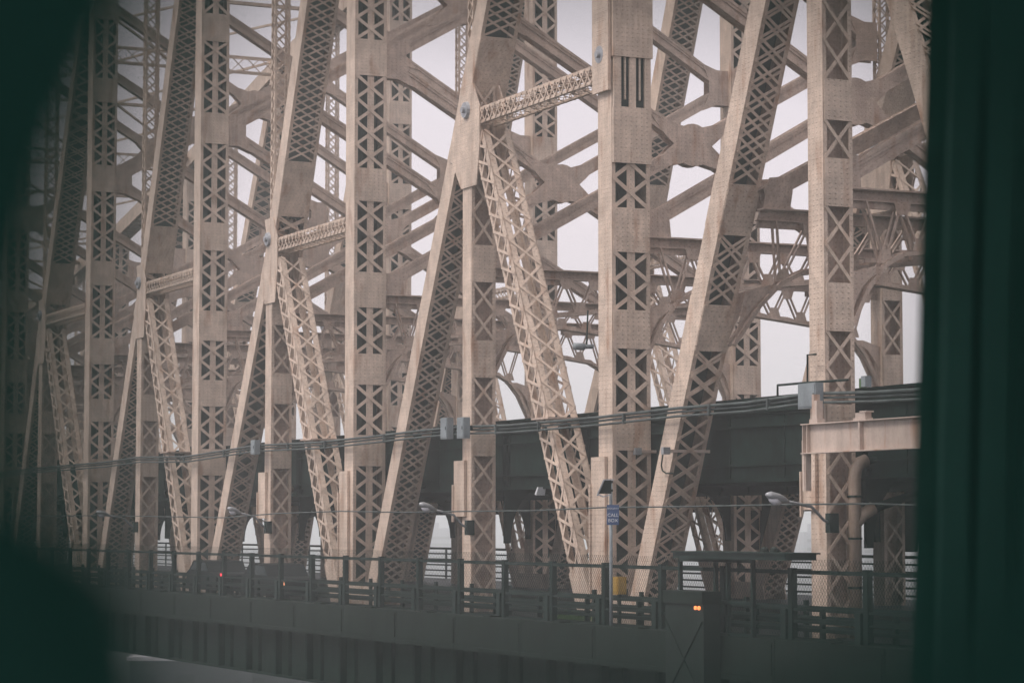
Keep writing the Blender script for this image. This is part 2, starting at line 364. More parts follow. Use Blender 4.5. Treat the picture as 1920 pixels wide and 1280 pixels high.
# diagonals
# foot (Y,Z), node (Y,Z), head (Y,Z) of each truss bay, measured along the truss plane
def tY(px): return Yt(1e4/(px+1250))
DG=[]
DG.append(((Yt(4.12),-1.0),(Yt(3.75),17.9),(Yt(3.605),25.0),(MP[0]+1.5,43)))
DG.append(((Yt(5.165),-.9),(Yt(4.78),16.2),(Yt(4.66),18.4),(MP[1]+.8,42)))
DG.append(((Yt(6.11),-.9),(Yt(5.735),14.3),(Yt(5.68),15.4),(MP[2]+.8,39)))
for i in range(3,9):
    DG.append(((MP[i+1]-2.2,-.9),(SP[i]+.9,13.6),(SP[i]+.3,NODE[i]+.3),(MP[i]+.8,TOP[i]-1)))
for i,(a,b,c,d) in enumerate(DG):
    bands=((7.9,9.3),(11.4,12.9)) if i==0 else ()
    if i==0: 
        add(big_diag(a,c,bands=bands)); add(big_diag(c,d))
    else:
        add(big_diag(a,(b[0]+(b[0]-a[0])*.05,b[1]+(b[1]-a[1])*.05))); add(big_diag(b,d,w=1.5,bands=((b[1]+2.2,b[1]+4.6),)))
    # light diagonal from the node down to the foot of the next main post towards the viewer
    n=(SP[i]-.6 if i else SP[i]-.4, NODE[i]-.8)
    foot=(MP[i]+MD+.9, -.8)
    tt=(Vector((0,n[0],n[1]))-Vector((0,foot[0],foot[1]))).normalized(); F=Vector((0,foot[0],foot[1]))
    fm=MB(); fm.obox(F+tt*.9+X1*.5,tt*.95,X1*.54,X1.cross(tt)*.53); add(fm.build('foot_shoe',M_plate,bridge))
    if i in (1,2,3):
        q=F+tt*((6.0+F.z*-1)/tt.z); lm=MB(); lm.box(-.15,1.3,q.y-.75,q.y+.6,q.z-.02,q.z+.05); add(lm.build('ledge_plate',M_frame,bridge))
    if i==0: add(big_diag((MP[0]+MD+.9,-.8),n,name='sub_diagonal'))
    else: add(light_strut(foot,n,w=1.15,h=.95,name='sub_diagonal',pitch=.8,ang=.27,bw=.10))
    # level strut node -> main post
    if i: add(light_strut((SP[i]-.3,NODE[i]),(MP[i]+MD+.05,NODE[i]),w=.9,h=.62))
    y=SP[i]; z=NODE[i]; yd=lambda q,a=a,b=b: b[0]+(a[0]-b[0])*(q-b[1])/(a[1]-b[1])
    if i: add(gusset('node_plate',[(y-.8,z+.35),(y-.85,z-1.0),(y-.55,z-2.6),(y+.85,z-2.6),(yd(z-1.7)-.25,z-1.5),(yd(z-1.3)+.4,z-1.3),(yd(z+.2)+.3,z+.2),(y+.9,z+1.3),(y-.2,z+1.3)]))
    # base gusset at the main post foot
    y=MP[i]
    add(gusset('foot_plate',[(y-2.9,-1.6),(y-2.5,-.2),(y+1.6,-.2),(y+2.8,-1.6)],x=-.06))
    # pin
    if i:
        pm=MB(); yy,zz=SP[i]+.35,NODE[i]+.35
        pm.tube([(-.17,yy,zz),(-.05,yy,zz)],[.30,.34],14); pm.tube([(-.28,yy,zz),(-.17,yy,zz)],.12,8)
        add(pm.build('node_pin',M_steelg,bridge))
    if i==1:
        pm=MB(); yy,zz=MP[i]+.6,NODE[i]+.55
        pm.tube([(-.17,yy,zz),(-.05,yy,zz)],[.30,.34],14); pm.tube([(-.28,yy,zz),(-.17,yy,zz)],.12,8)
        add(pm.build('node_pin',M_steelg,bridge))
# pin block on the main posts, with the slotted expansion plates beneath the top block
for i in (1,2):
    y=MP[i]; zb=NODE[i]+ .0
    b=MB(); b.box(-.16,-.062,y-.08,y+MD+.12,NODE[i]-.75,NODE[i]+6); 
    if i==1: add(b.build('pin_plate',M_plate,bridge))
# top chords
for i in range(len(MP)-1):
    add(big_diag((MP[i],TOP[i]-.5),(MP[i+1],TOP[i+1]-.5),w=1.3,h=1.1,name='top_chord'))
for o in parts[:]: copy_tree(o,(TS,0,0),bridge)
# slotted block on the nearest main post (front face)
y=MP[1]
b=MB(); 
z0,z1=16.3,18.0
b.box(.02,.30,y-.14,y-.05,z0,z1); b.box(MW-.25,MW-.02,y-.14,y-.05,z0,z1); b.box(.62,.86,y-.14,y-.05,z0,z1)
b.box(.44,.49,y-.12,y-.05,z0+.25,z1); b.box(1.0,1.05,y-.12,y-.05,z0+.25,z1)
b.box(-.03,MW+.04,y-.18,y-.05,z1,22.8); b.box(.0,MW,y-.141,y-.05,14.4,z0)
b.build('slotted_plate',M_plate,bridge)
b=MB(); b.box(.05,MW-.05,y-.048,y-.047,z0,z1); b.build('slot_shade',M_dark,bridge)  # thin dark sheet standing in for the shade inside the slots
# ---- transverse sway frames
def frame(y, d, px0, ztop, main=True):
    """X braces + portal truss between the trusses at bridge station y; px0 = inner face of near post"""
    r=empty('sway_frame',(0,y+d/2,0),parent=bridge)
    gw=.95 if main else .4
    xa,xb=px0,TS; mid=(xa+xb)/2; m=MB(); lc=MB(); g=MB()
    lv=[(12.4,22.05)]
    if ztop>33: lv.append((22.05,31.9))
    dep=.45; hh=.46
    for z0,z1 in lv:
        zc=(z0+z1)/2; c=Vector((mid,0,zc))
        for ex,ez in ((xa,z0),(xb,z0),(xa,z1),(xb,z1)):
            m=MB(); E=Vector((ex,0,ez)); t=(c-E).normalized(); s=t.cross(Y1).normalized(); L=(c-E).length
            for k in (1,-1):   # two channels, laced on the faces
                m.obox((E+c)/2+s*k*(hh/2-.02),(c-E)/2,Y1*dep/2,s*.02)
                for yy in (1,-1): m.obox((E+c)/2+s*k*(hh/2-.095)+Y1*yy*(dep/2-.012),(c-E)/2,s*.075,Y1*.012)
            for yy in (1,-1): m.obox((E+c)/2+Y1*yy*(dep/2-.05),(c-E)/2,s*(hh/2-.045),Y1*.012)
            for k in (1,-1): lace_face(lc,E+s*k*(hh/2+.01),t,Y1,L,dep-.04,.5,.05,.014,s*k)
            for yy in (1,-1):
                for k in (1,-1): m.obox((E+c)/2+s*k*(hh/2-.02)+Y1*yy*(dep/2+.012),(c-E)/2,s*.05,Y1*.011)
            m.build('brace',M_frame,r); m=MB()
        # centre plate, octagonal with hollowed sides
        pts=[]
        for k in range(24):
            an=2*math.pi*k/24; base=math.atan2(z1-z0,xb-xa)
            q=min(abs((an-a+math.pi)%(2*math.pi)-math.pi) for a in (base,math.pi-base,math.pi+base,2*math.pi-base))
            rad=.85+1.35*max(0,1-q/.42)**1.3
            pts.append(c+Vector((math.cos(an)*rad,-dep/2-.03,math.sin(an)*rad)))
        g=MB(); g.poly(pts,Y1*.03); g.build('gusset_plate',M_frame,r); g=MB(); g.poly([p+Y1*(dep+.03) for p in pts],Y1*.03); g.build('gusset_plate',M_frame,r)
    # post gussets
    for ex,sg in ((xa,1),(xb,-1)):
        for yy in (-dep/2-.03,dep/2):
            o=lambda a,b: Vector((ex+sg*a,yy,b))
            g=MB(); g.poly([o(-.02,11.95),o(gw,11.95),o(gw-.05,12.55),o(gw*.75,12.98),o(-.02,12.9)],Y1*.03); g.build('gusset_plate',M_frame,r)
            g=MB(); g.poly([o(-.02,21.25),o(.6,21.25),o(1.35,20.95),o(1.0,21.75),o(1.0,22.35),o(1.35,23.1),o(.6,22.85),o(-.02,22.85)],Y1*.03); g.build('gusset_plate',M_frame,r)
            # portal corner bracket, curved lower edge
            cv=[o(-.02,7.85)]+[o(1.25*(1-math.cos(k*math.pi/16)),7.85+1.75*math.sin(k*math.pi/16)) for k in range(1,8)]+[o(1.3,9.75),o(.8,9.75),o(-.02,9.5)]
            g=MB(); g.poly(cv,Y1*.03); g.build('gusset_plate',M_frame,r)
    g=MB()
    # portal truss: top chord with overhanging flange, curved bottom chord, angle web
    m.box(xa,xa+3.4,-.02,.02,11.45,11.69); m.box(xb-3.4,xb,-.02,.02,11.45,11.69); m.box(xa,xb,-.02,.02,11.69,11.97); m.box(xa,xb,-.32,.32,11.97,12.02); m.box(xa,xb,-.15,.15,11.66,11.688)
    n=28; arch=[]
    for k in range(n+1):
        u=k/n; x=xa+(xb-xa)*u; q=1-abs(2*u-1); z=7.9+3.0*min(1,(1-(1-min(q/.22,1))**2))*.62+ (q**.7)*1.12
        arch.append(Vector((x,0,z)))
    for k in range(n):
        a,b=arch[k],arch[k+1]
        for yy in (-.17,.17): m.bar(a+Y1*yy,b+Y1*yy,.13,.16,Z1)
        if k%2: lc.bar(a-Y1*.17+Z1*.1,b+Y1*.17+Z1*.1,.06,.02,Z1)
        else: lc.bar(a+Y1*.17+Z1*.1,b-Y1*.17+Z1*.1,.06,.02,Z1)
    # web: angle bars between chord and arch
    for k in range(2,n-1,2):
        a=arch[k]; zt=11.68
        for dx in (-1.0,1.0):
            x2=a.x+dx*.62
            if xa+.1<x2<xb-.1:
                for yy in (-.14,.14): lc.bar(a+Y1*yy,(x2,yy,zt),.09,.05,Y1)
        g.poly([a+Vector((-.28,-.19,.05)),a+Vector((.28,-.19,.05)),a+Vector((.16,-.19,.42)),a+Vector((-.16,-.19,.42))],Y1*.02)
        x2=a.x+.62
        if x2<xb-.3: g.poly([Vector((x2-.3,-.19,11.66)),Vector((x2+.3,-.19,11.66)),Vector((x2+.17,-.19,11.3)),Vector((x2-.17,-.19,11.3))],Y1*.02)
    # second, upper lattice of the deep portal in front of the deck: mid chord
    m.build('portal_chord',M_frame,r); lc.build('lacing',M_frame,r); g.build('joint_plates',M_frame,r)
    return r
for i,y in enumerate(MP):
    if i>0: frame(y,MD,MW,TOP[i])
for i,y in enumerate(SP): frame(y,SD,SW,(TOP[i]+TOP[i+1])/2,False)
fr=frame(65.9,.8,1.16,20,True)
for ch in fr.children:
    for vv in ch.data.vertices: vv.co.y-= (vv.co.z-12.4)/2.27
# top laterals (seen through the trusses far down the span)
tl=empty('top_lateral_bracing',parent=bridge)
st=[(MP[i],TOP[i]) for i in range(len(MP))]
for i in range(3,len(st)):
    y,z=st[i]; a=MB()
    for zz in (z-.3,z-1.3):
        for yy in (0,.6): a.box(1.4,TS,y+yy,y+yy+.1,zz-.1,zz)
    for k in range(16):
        x0=1.4+k*1.05; a.bar((x0,y+.3,z-.3),(x0+1.05,y+.3,z-1.3),.07,.05,Y1); a.bar((x0+1.05,y+.3,z-.3),(x0,y+.3,z-1.3),.07,.05,Y1)
    if i<len(st)-1:
        y2,z2=st[i+1]; ym=(y+y2)/2; zm=(z+z2)/2
        a.box(1.4,TS,ym,ym+.3,zm-.5,zm-.3)
        for (ya,za),(yb,zb) in (((y,z),(ym,zm)),((ym,zm),(y2,z2))):
            for xa,xb in ((1.4,TS/2+.7),(TS/2+.7,TS)):
                a.bar((xa,ya,za-.4),(xb,yb,zb-.4),.14,.14,Z1); a.bar((xb,ya,za-.4),(xa,yb,zb-.4),.14,.14,Z1)
    a.build('lateral_brace',M_lace,tl)
# ---- upper deck (dark, between trusses) : deck slab, edge girders, floor beams
YA,YB=46,340
ud=empty('upper_deck',parent=bridge)
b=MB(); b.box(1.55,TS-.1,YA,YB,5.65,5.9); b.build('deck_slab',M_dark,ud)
b=MB()
for xx in (1.6,TS-.5):
    b.box(xx,xx+.06,YA,YB,3.7,6.15); b.box(xx-.15,xx+.25,YA,YB,6.15,6.22); b.box(xx-.12,xx+.2,YA,YB,3.6,3.7)
    for k in range(int((YB-YA)/3.3)):
        b.box(xx-.04,xx,YA+k*3.3,YA+k*3.3+.06,3.7,6.15)
    for z in (4.1,5.3,5.75): b.box(xx-.14,xx-.05,YA,YB,z,z+.07)
for xx in (5,8.3,11.6,14.9): b.box(xx,xx+.05,YA,YB,4.9,5.65); b.box(xx-.12,xx+.17,YA,YB,4.85,4.9)
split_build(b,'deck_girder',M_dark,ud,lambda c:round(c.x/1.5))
for y in sorted(MP+SP):
    if y>YB: continue
    fb=MB()
    fb.box(1.45,TS,y+.3,y+.36,3.9,5.6); fb.box(1.45,TS,y+.1,y+.56,3.82,3.9)
    for ex,sg in ((1.5,1),(TS,-1)):
        cv=[Vector((ex,y+.26,3.9)),Vector((ex,y+.26,1.6))]+[Vector((ex+sg*(.25+1.6*(1-math.cos(k*math.pi/14))),y+.26,1.6+2.25*math.sin(k*math.pi/14))) for k in range(0,8)]
        fb.poly(cv,Y1*.12)
    fb.build('floor_beam',M_dark,ud)
# parapet rail on the upper deck edge
b=MB()
for z in (6.5,6.85): b.box(1.5,1.56,YA,YB,z,z+.07)
for k in range(int((YB-YA)/2.5)): b.box(1.5,1.58,YA+k*2.5,YA+k*2.5+.08,6.2,6.9)
# ---- lower deck
def struct(name, mb, m): return tag(mb.build(name,m),kind='structure')
b=MB(); b.box(-4.9,TS+5.6,40,YB,DECK-.45,DECK); 
struct('lower_road',b,M_asph)
b=MB(); yk=40.0
while yk<YB:
    b.box(-5.35,-4.904,yk,yk+4.97,DECK-.75,DECK+.32); b.box(-5.40,-5.354,yk,yk+4.97,DECK-.80,DECK-.66); b.box(-5.38,-5.354,yk+.1,yk+.16,DECK-.6,DECK+.2); b.box(-5.30,-4.95,yk+2.4,yk+2.9,DECK+.322,DECK+.36); yk+=5.0
struct('road_kerb',b,M_fascia)
# fascia girder under the outer roadway
fg=empty('fascia_girder',parent=bridge)
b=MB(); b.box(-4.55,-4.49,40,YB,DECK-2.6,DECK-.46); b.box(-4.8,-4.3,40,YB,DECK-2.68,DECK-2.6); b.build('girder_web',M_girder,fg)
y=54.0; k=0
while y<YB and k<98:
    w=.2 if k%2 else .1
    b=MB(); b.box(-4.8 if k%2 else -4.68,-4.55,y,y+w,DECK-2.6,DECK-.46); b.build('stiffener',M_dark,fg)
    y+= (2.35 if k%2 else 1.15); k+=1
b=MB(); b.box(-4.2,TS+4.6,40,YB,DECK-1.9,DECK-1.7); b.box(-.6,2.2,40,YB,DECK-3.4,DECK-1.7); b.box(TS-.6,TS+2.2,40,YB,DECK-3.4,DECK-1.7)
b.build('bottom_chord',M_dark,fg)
# inner guard rails of the outer roadway (dark pipes) - three lines along the truss
def guardrail(x, zs, r, name, label, post=3.3, ph=1.1, grp=None):
    o=empty(name,(x,YA,DECK),label,'guard rail',grp); m=MB()
    for z in zs: m.box(x-r,x+r,44,YB,DECK+z-r,DECK+z+r)
    m2=MB(); y=44.5
    while y<YB: m2.box(x+r,x+r+.12,y,y+.12,DECK,DECK+ph); y+=post
    for mm,nm in ((m,'rail'),(m2,'post')):
        mm.v=[(a-x,b_-YA,c-DECK) for a,b_,c in mm.v]; split_build(mm,nm,M_rail,o,(lambda c:round(c.z,3)) if nm=='rail' else (lambda c:round(c.y,2)))
    return o
guardrail(-.75,(.35,.62,.9),.055,'guard_rail','low dark triple rail along the feet of the near truss')
guardrail(-4.35,(.30,.55,.80),.05,'guard_rail','low rail with three bars just inside the tall chain-link fence')
#guardrail(TS+1.9,(.35,.75),.07,'guard_rail','low two-bar rail between the far truss and far roadway')
# far railing: horizontal slats against the sky
o=empty('slat_railing',(TS+5.3,YA,DECK),'dark railing of wide horizontal slats along the far edge of the bridge','railing')
m=MB()
for k in range(5): m.box(-.03,.03,0,YB-YA,.12+k*.34,.21+k*.34)
split_build(m,'slat',M_rail,o,lambda c:c.z); m=MB(); m.box(-.08,.08,0,YB-YA,1.78,1.92); m.build('top_rail',M_rail,o)
m=MB()
for k in range(int((YB-YA)/4.8)): m.box(.03,.12,k*4.8,k*4.8+.14,0,1.9)
split_build(m,'post',M_rail,o,lambda c:c.y)
# far side outer beam line over the far roadway (dark fascia seen under the deck)
b=MB(); b.box(TS+1.5,TS+1.6,YA,YB,2.9,5.2)
for y in sorted(MP+SP):
    if y>YB: continue
    for sg in (1,-1):
        cv=[Vector((TS+1.35,y+.4,2.95))]+[Vector((TS+1.35,y+.4+sg*(.55+2.1*(1-math.cos(k*math.pi/14))),1.2+1.75*math.sin(k*math.pi/14))) for k in range(0,8)]
        cv=[Vector((TS+1.35,y+.4,1.2))]+cv[1:]+[cv[0]]
        b.poly(cv,X1*.15)
split_build(b,'deck_bracket',M_dark,ud,lambda c:round(c.y/2.2))
# ---- tall fence on the near edge
FX=-4.75
fe=empty('chain_link_fence',(FX,44,DECK+.32),'tall dark chain-link fence on square posts along the near road edge','fence')
fy=Yt(0)+0
m=MB(); tk=3.9
ys=[]
y=46.5
while y<YB: ys.append(y); y+=3.47
off=(onX(1135,1100,FX).y-46.5)%3.47
ys=[y+off for y in ys]
Ftop=2.02
for y in ys[:100]:
    p=MB(); p.box(-.08,.08,y-44-.10,y-44+.10,-.3,Ftop-.22); p.box(-.12,.02,y-44+.16,y-44+.42,-.3,.75); p.build('fence_post',M_rail,fe)
m.box(-.05,.05,0,YB-44,Ftop-.37,Ftop-.27); m.box(-.02,.02,0,YB-44,-.02,.02); m.box(-.04,.04,0,YB-44,.72,.79); m.box(-.04,.04,0,YB-44,.42,.48)
split_build(m,'rail',M_rail,fe,lambda c:c.z)
m=MB(); zt=Ftop; L=116.0; s=.13; y=0
while y<L:
    m.bar((-.08,y,0),(-.085,y+zt*.8,zt),  .0045,.0045,X1); m.bar((-.095,y+zt*.8,0),(-.095,y,zt),.0045,.0045,X1); y+=s
wm=m.build('wire_mesh',M_rail,fe)
# ---------------------------------------------------------------- conduits and cables
def sag_line(name, pts, r, x, label, cat='cable', m=M_cable, dots=True):
    P=[onX(px,py,x) for px,py in pts]
    mb=MB(); mb.tube(P,r,6); o=mb.build(name,m,None,True)
    return tag(o,label,cat)
base=[(-40,892),(60,878),(200,866),(260,857),(350,856),(480,835),(600,829),(700,818),(800,806),(870,800),(960,797),(1125,782),(1270,765),(1400,755),(1520,738),(1640,735),(1760,728)]
cb=empty('conduit_bundle',(-.5,75,5.5),'bundle of three dark conduits strapped along the near truss posts','conduit')
for k,(dz,dx) in enumerate(((0,0),(7,.05),(15,-.05))):
    P=[onX(px,py+dz*(1e4/(8.2e0*1250+0)*0+1)*(px+1250)/2500,-.35+dx) for px,py in base]
    P=[p-Vector(cb.location) for p in P]
    mb=MB(); mb.tube(P,.042 if k else .055,6); mb.build('conduit',M_cable,cb,True)
mb=MB()
for px in (345,420,540,610,720,930,1010,1170,1330,1440):
    py=[b for b in base if b[0]<=px][-1][1]; 
    i=[j for j,b in enumerate(base) if b[0]<=px][-1]; a,bb=base[i],base[i+1]; py=a[1]+(bb[1]-a[1])*(px-a[0])/(bb[0]-a[0])
    c=onX(px,py+8*(px+1250)/2500,-.42)-Vector(cb.location); mb.obox(c,X1*.05,Y1*.04,Z1*.17)
split_build(mb,'strap',M_cable,cb,lambda c:c.y)
sag_line('power_cable',[(-40,968),(190,966),(420,970),(520,962),(640,958),(760,960),(870,958),(1000,957),(1130,951),(1300,949),(1500,945),(1640,944),(1760,948)],.028,-1.2,'single thin black cable strung low across all the posts')
# junction boxes on the bundle
def jbox(px,py,w,h,x,label,m=M_box):
    c=onX(px,py,x); o=empty('junction_box',c,label,'junction box','junction boxes on the conduit line')
    b=MB(); b.box(-.13,.13,-w/2,w/2,-h/2,h/2); b.build('box_body',m,o)
    b=MB(); b.box(-.15,-.132,-w/2+.04,w/2-.04,-h/2+.05,h/2-.05); b.build('box_door',m,o)
    b=MB(); b.box(-.17,-.155,-w/2+.07,-w/2+.11,-.06,.06); b.box(.13,.34,-.1,.1,-.1,.1); b.build('mounting_bracket',M_rail,o)
    return o
jbox(479,838,.55,.65,-.55,'small pale grey junction box at the far left end of the conduits')
jbox(838,803,.62,.80,-.55,'grey junction box, left of the pair beside the short laced post')
jbox(869,802,.62,.78,-.7,'grey junction box, right of the pair, fixed over the short laced post')
jbox(1520,742,.95,.72,-.55,'large grey-green junction box above the beige girder end')
# ---------------------------------------------------------------- pipes
def drain(px, x, ztop, label):
    c=onX(px,1000,x); o=empty('drain_pipe',(x,c.y,DECK),label,'drain pipe','beige drain pipes by the short posts')
    m=MB(); t=ztop-DECK
    m.tube([(0,0,0),(0,0,t-.5),(.03,0,t-.22),(.16,0,t-.02),(.40,0,t+.06)],.19,12); m.build('pipe',M_pipe,o,True)
    m=MB(); m.tube([(0,0,t-1.75),(.25,0,t-1.5),(.62,0,t-1.3)],.19,12); m.build('branch',M_pipe,o,True)
    m=MB(); m.tube([(.4,0,t+.06),(5.5,0,t+.9)],.13,8); m.tube([(.6,0,t-1.32),(5.5,0,t+.1)],.13,8); m.build('feeder',M_dark,o,True)
    m=MB(); 
    for z in (t-1.0,t-2.2,1.4): m.tube([(0,0,z),(0,0,z+.06)],.21,12)
    split_build(m,'pipe_clamp',M_rail,o,lambda c:c.z)
drain(1603,.9,4.05,'thick beige drain pipe with elbow, right of the nearest short post')
drain(532,.9,3.9,'beige drain pipe with elbow behind the small street lamp at centre left')
drain(276,.9,3.9,'beige drain pipe second from the left edge')
drain(95,.9,3.9,'faint drain pipe in deep shade at the left edge')
o=empty('drain_pipe',(.9,onX(760,1080,.9).y,DECK),'leaning beige drain pipe between the slanting brace and the street lamp','drain pipe','beige drain pipes by the short posts')
p0=onX(738,1085,.9)-Vector(o.location); p1=onX(767,925,.9)-Vector(o.location); m=MB(); m.tube([p0,p1,p1+Vector((.3,0,.25))],.17,12); m.build('pipe',M_pipe,o,True)
m=MB(); m.tube([p1+Vector((.3,0,.25)),p1+Vector((5,0,1.3))],.12,8); m.build('feeder',M_dark,o,True)
# ---------------------------------------------------------------- beige bracket girder at right
gx=-1.55
A=onX(1510,797,gx); B=onX(1510,849,gx)
z1=A.z; z0=B.z; ya=A.y
o=empty('plate_girder',(gx,ya,z0),'pale beige steel plate girder with rusty bottom edge, at right','steel girder')
h=z1-z0
m=MB(); m.box(-.015,.015,-14,0,0,h); m.build('web_plate',M_beige,o)
m=MB(); m.box(-.16,.16,-14,0.01,h,h+.03); m.box(-.16,.16,-14,.01,-.03,0); m.build('flange',M_beige,o)
m=MB(); 
for y in (-.02,-.25): m.box(-.12,-.018,y-.025,y,0.002,h-.002)
m.box(-.14,-.018,-2.95,-2.87,.002,h-.002); m.box(-.14,-.018,-8,-7.9,.002,h-.002); m.build('stiffener',M_beige,o)
m=MB(); m.box(-.12,.1,-.12,-.02,-1.05,-.03); m.box(-.10,.08,-.16,-.12,-1.05,-.03); m.build('hanger_plate',M_beige,o)
m=MB(); m.box(.02,1.5,-.5,-.3,.08,h-.06); m.box(.02,1.5,-6.5,-6.3,.08,h-.06); m.build('bracket',M_frame,o)
o2=empty('steel_clip',(gx,onX(1618,785,gx).y,z1+.032),'small rusty steel clip standing on top of the beige girder','steel clip')
m=MB(); m.box(-.12,.12,-.3,.3,0,.06); m.box(-.1,.1,-.26,.22,.06,.2); m.box(-.12,.12,-.34,-.02,.2,.24); m.build('clip_body',M_beige,o2)
o2=empty('steel_clip',(gx,onX(1530,785,gx).y,z1+.032),'pale stepped steel bracket on the left end of the beige girder','steel clip')
m=MB(); m.box(-.12,.12,-.26,.16,0,.12); m.box(-.1,.1,-.2,.05,.12,.62); m.box(-.1,.1,-.05,.05,.62,.8); m.build('clip_body',M_beige,o2)
# side cover plates on outer face of posts (the strips beginning under the conduits)
def cover(y0,y1,z0,z1,x=-.12):
    m=MB(); m.box(x,x+.1,y0,y1,z0,z1); m.box(x-.08,x,y1-.05,y1+.02,z0-.2,z1-.9); m.build('cover_plate',M_plate,bridge)
cover(MP[1]+.35,MP[1]+1.35,-.3,4.55); cover(MP[2]+.35,MP[2]+1.3,-.3,4.55); cover(SP[1]+.4,SP[1]+1.35,2.6,4.7); cover(SP[2]+.4,SP[2]+1.35,2.6,4.7)
cover(SP[0]+.4,SP[0]+1.1,2.7,4.7)
# ---------------------------------------------------------------- street lamps
def street_lamp(px,py,pxb,pyb,label,x=-.35):
    b=onX(pxb,pyb,x); d=b.y
    o=empty('street_lamp',b,label,'street lamp','cobra-head street lamps on the short posts')
    # head position: same station, further out
    t=ray(px,py); hp=CAM+t*((d-.2-CAM.y)/t.y); v=hp-b
    m=MB(); m.tube([Vector((.3,0,-.1)),Vector((0,0,0)),v*.25+Z1*.22,v*.55+Z1*.12,v*.78+Z1*.04],.045,8); m.build('arm',M_lamp,o,True)
    m=MB(); m.tube([v*.72+Z1*.05,v*.80+Z1*.05,v*.92+Z1*.04,v*1.08,v*1.16-Z1*.02],[.05,.09,.125,.12,.05],12); m.build('lamp_head',M_lamp,o,True)
    m=MB(); m.tube([v*.90-Z1*.08,v*1.0-Z1*.11,v*1.10-Z1*.1],[.08,.13,.05],10); m.build('lens',M_lens,o,True)
    m=MB(); m.box(.12,.42,-.12,.12,-.35,.2); m.build('wall_bracket',M_rail,o)
street_lamp(798,949,868,985,'pale cobra-head street lamp left of the middle short post')
street_lamp(436,956,492,985,'pale cobra-head street lamp between two slanting braces')
street_lamp(1452,932,1545,975,'largest cobra-head street lamp, beside the nearest short post')
street_lamp(190,962,246,985,'faint cobra-head street lamp in deep shade at far left')
# flood light under deck
o=empty('flood_light',onX(1012,921,1.4),'small square white floodlight under the dark upper deck','floodlight')
m=MB(); m.hexa([(-.2,-.1,-.14),(.16,-.1,-.14),(.2,.1,-.1),(-.16,.1,-.1),(-.1,-.1,.16),(.2,-.1,.16),(.24,.1,.16),(-.06,.1,.16)]); m.build('lamp_housing',M_white,o)
m=MB(); m.tube([(.2,0,-.1),(.5,0,-.2),(.9,0,-.05)],.02,6); m.build('cable_tail',M_cable,o,True)
# camera on the portal truss
o=empty('security_camera',onX(1100,650,1.5),'small dark camera hanging from the arched portal by the big post','camera')
m=MB(); m.tube([(-.5,0,.0),(-.1,0,.0)],.13,10); m.tube([(-.1,0,0),(.25,0,.02)],.08,8); m.build('camera_body',M_box,o,True)
m=MB(); m.tube([(0,0,.05),(.05,0,1.3)],.03,6); m.build('mount',M_rail,o)
# ---------------------------------------------------------------- call box sign
pb=onX(1146,1170,-4.95); pt=onX(1146,905,-4.95)
o=empty('sign_post',(pb.x,pb.y,DECK+.3),'grey steel post on the near kerb carrying the blue call box sign','sign post')
H=pt.z-(DECK+.3)
m=MB(); m.tube([(0,0,-.4),(0,0,H)],.05,10); m.build('pole',M_box,o,True)
m=MB(); m.tube([(0,0,H),(0,0,H+.07)],.065,10); m.tube([(0,0,H-.25),(0,0,H-.18)],.065,10); m.build('pole_cap',M_rail,o)
# solar / lamp hood: dark tilted panel in a pale frame left of the pole top
U=RT; V_=Z1
def P2(px,py): 
    q=atD(px,py,(pb-CAM).dot(CF)); return q-Vector(o.location)
m=MB(); m.poly([P2(1133,900),P2(1146,900),P2(1146,925),P2(1123,925)],FW*.16); m.build('panel',M_cab,o)
m=MB()
for a,c in (((1133,899),(1151,899)),((1133,899),(1120,929)),((1121,926),(1131,931)),((1131,931),(1146,926))):
    m.bar(P2(*a)-FW*.03,P2(*c)-FW*.03,.03,.22,Z1)
m.build('panel_frame',M_steelg,o)
so=empty('call_box_sign',o.location,'blue sign reading CALL BOX in white letters on a post','sign')
m=MB(); m.poly([P2(1137.5,946),P2(1160.5,946),P2(1160.5,983.5),P2(1137.5,983.5)],FW*.02)
for i_ in range(len(m.v)): m.v[i_]=tuple(Vector(m.v[i_])-FW*.10)
m.build('sign_panel',M_blue,so)
def text(s,px,py,size,parent,name='lettering'):
    c=bpy.data.curves.new(name,'FONT'); c.body=s; c.size=size; c.align_x='CENTER'; c.align_y='CENTER'; c.extrude=.003
    t=bpy.data.objects.new(name,c); COL.objects.link(t); t.parent=parent; t.location=P2(px,py)-FW*.108; t.rotation_euler=(math.pi/2,0,-YAW); c.materials.append(M_white)
    dg=bpy.context.evaluated_depsgraph_get(); me=bpy.data.meshes.new_from_object(t.evaluated_get(dg)); me.materials.clear(); me.materials.append(M_white)
    n=bpy.data.objects.new(name,me); COL.objects.link(n); n.parent=parent; n.location=t.location; n.rotation_euler=t.rotation_euler
    bpy.data.objects.remove(t)
    return n
text('EMERGENCY',1149,953,.058,so); text('CALL',1149,965.5,.135,so); text('BOX',1149,975.5,.135,so)
# yellow call box
c=onX(1161,1097,-1.0)
o=empty('call_box',c,'yellow metal box fixed low at the foot of the big post','call box')
m=MB(); m.box(-.16,.16,-.2,.2,-.28,.28); m.build('box_body',M_yel,o)
m=MB(); m.box(-.18,-.162,-.16,.16,-.2,.22); m.box(-.14,.14,-.22,-.202,-.22,.22); m.build('box_door',M_yel,o)
m=MB(); m.box(-.05,.05,-.05,.05,-1.4,-.28); m.build('stand',M_rail,o)
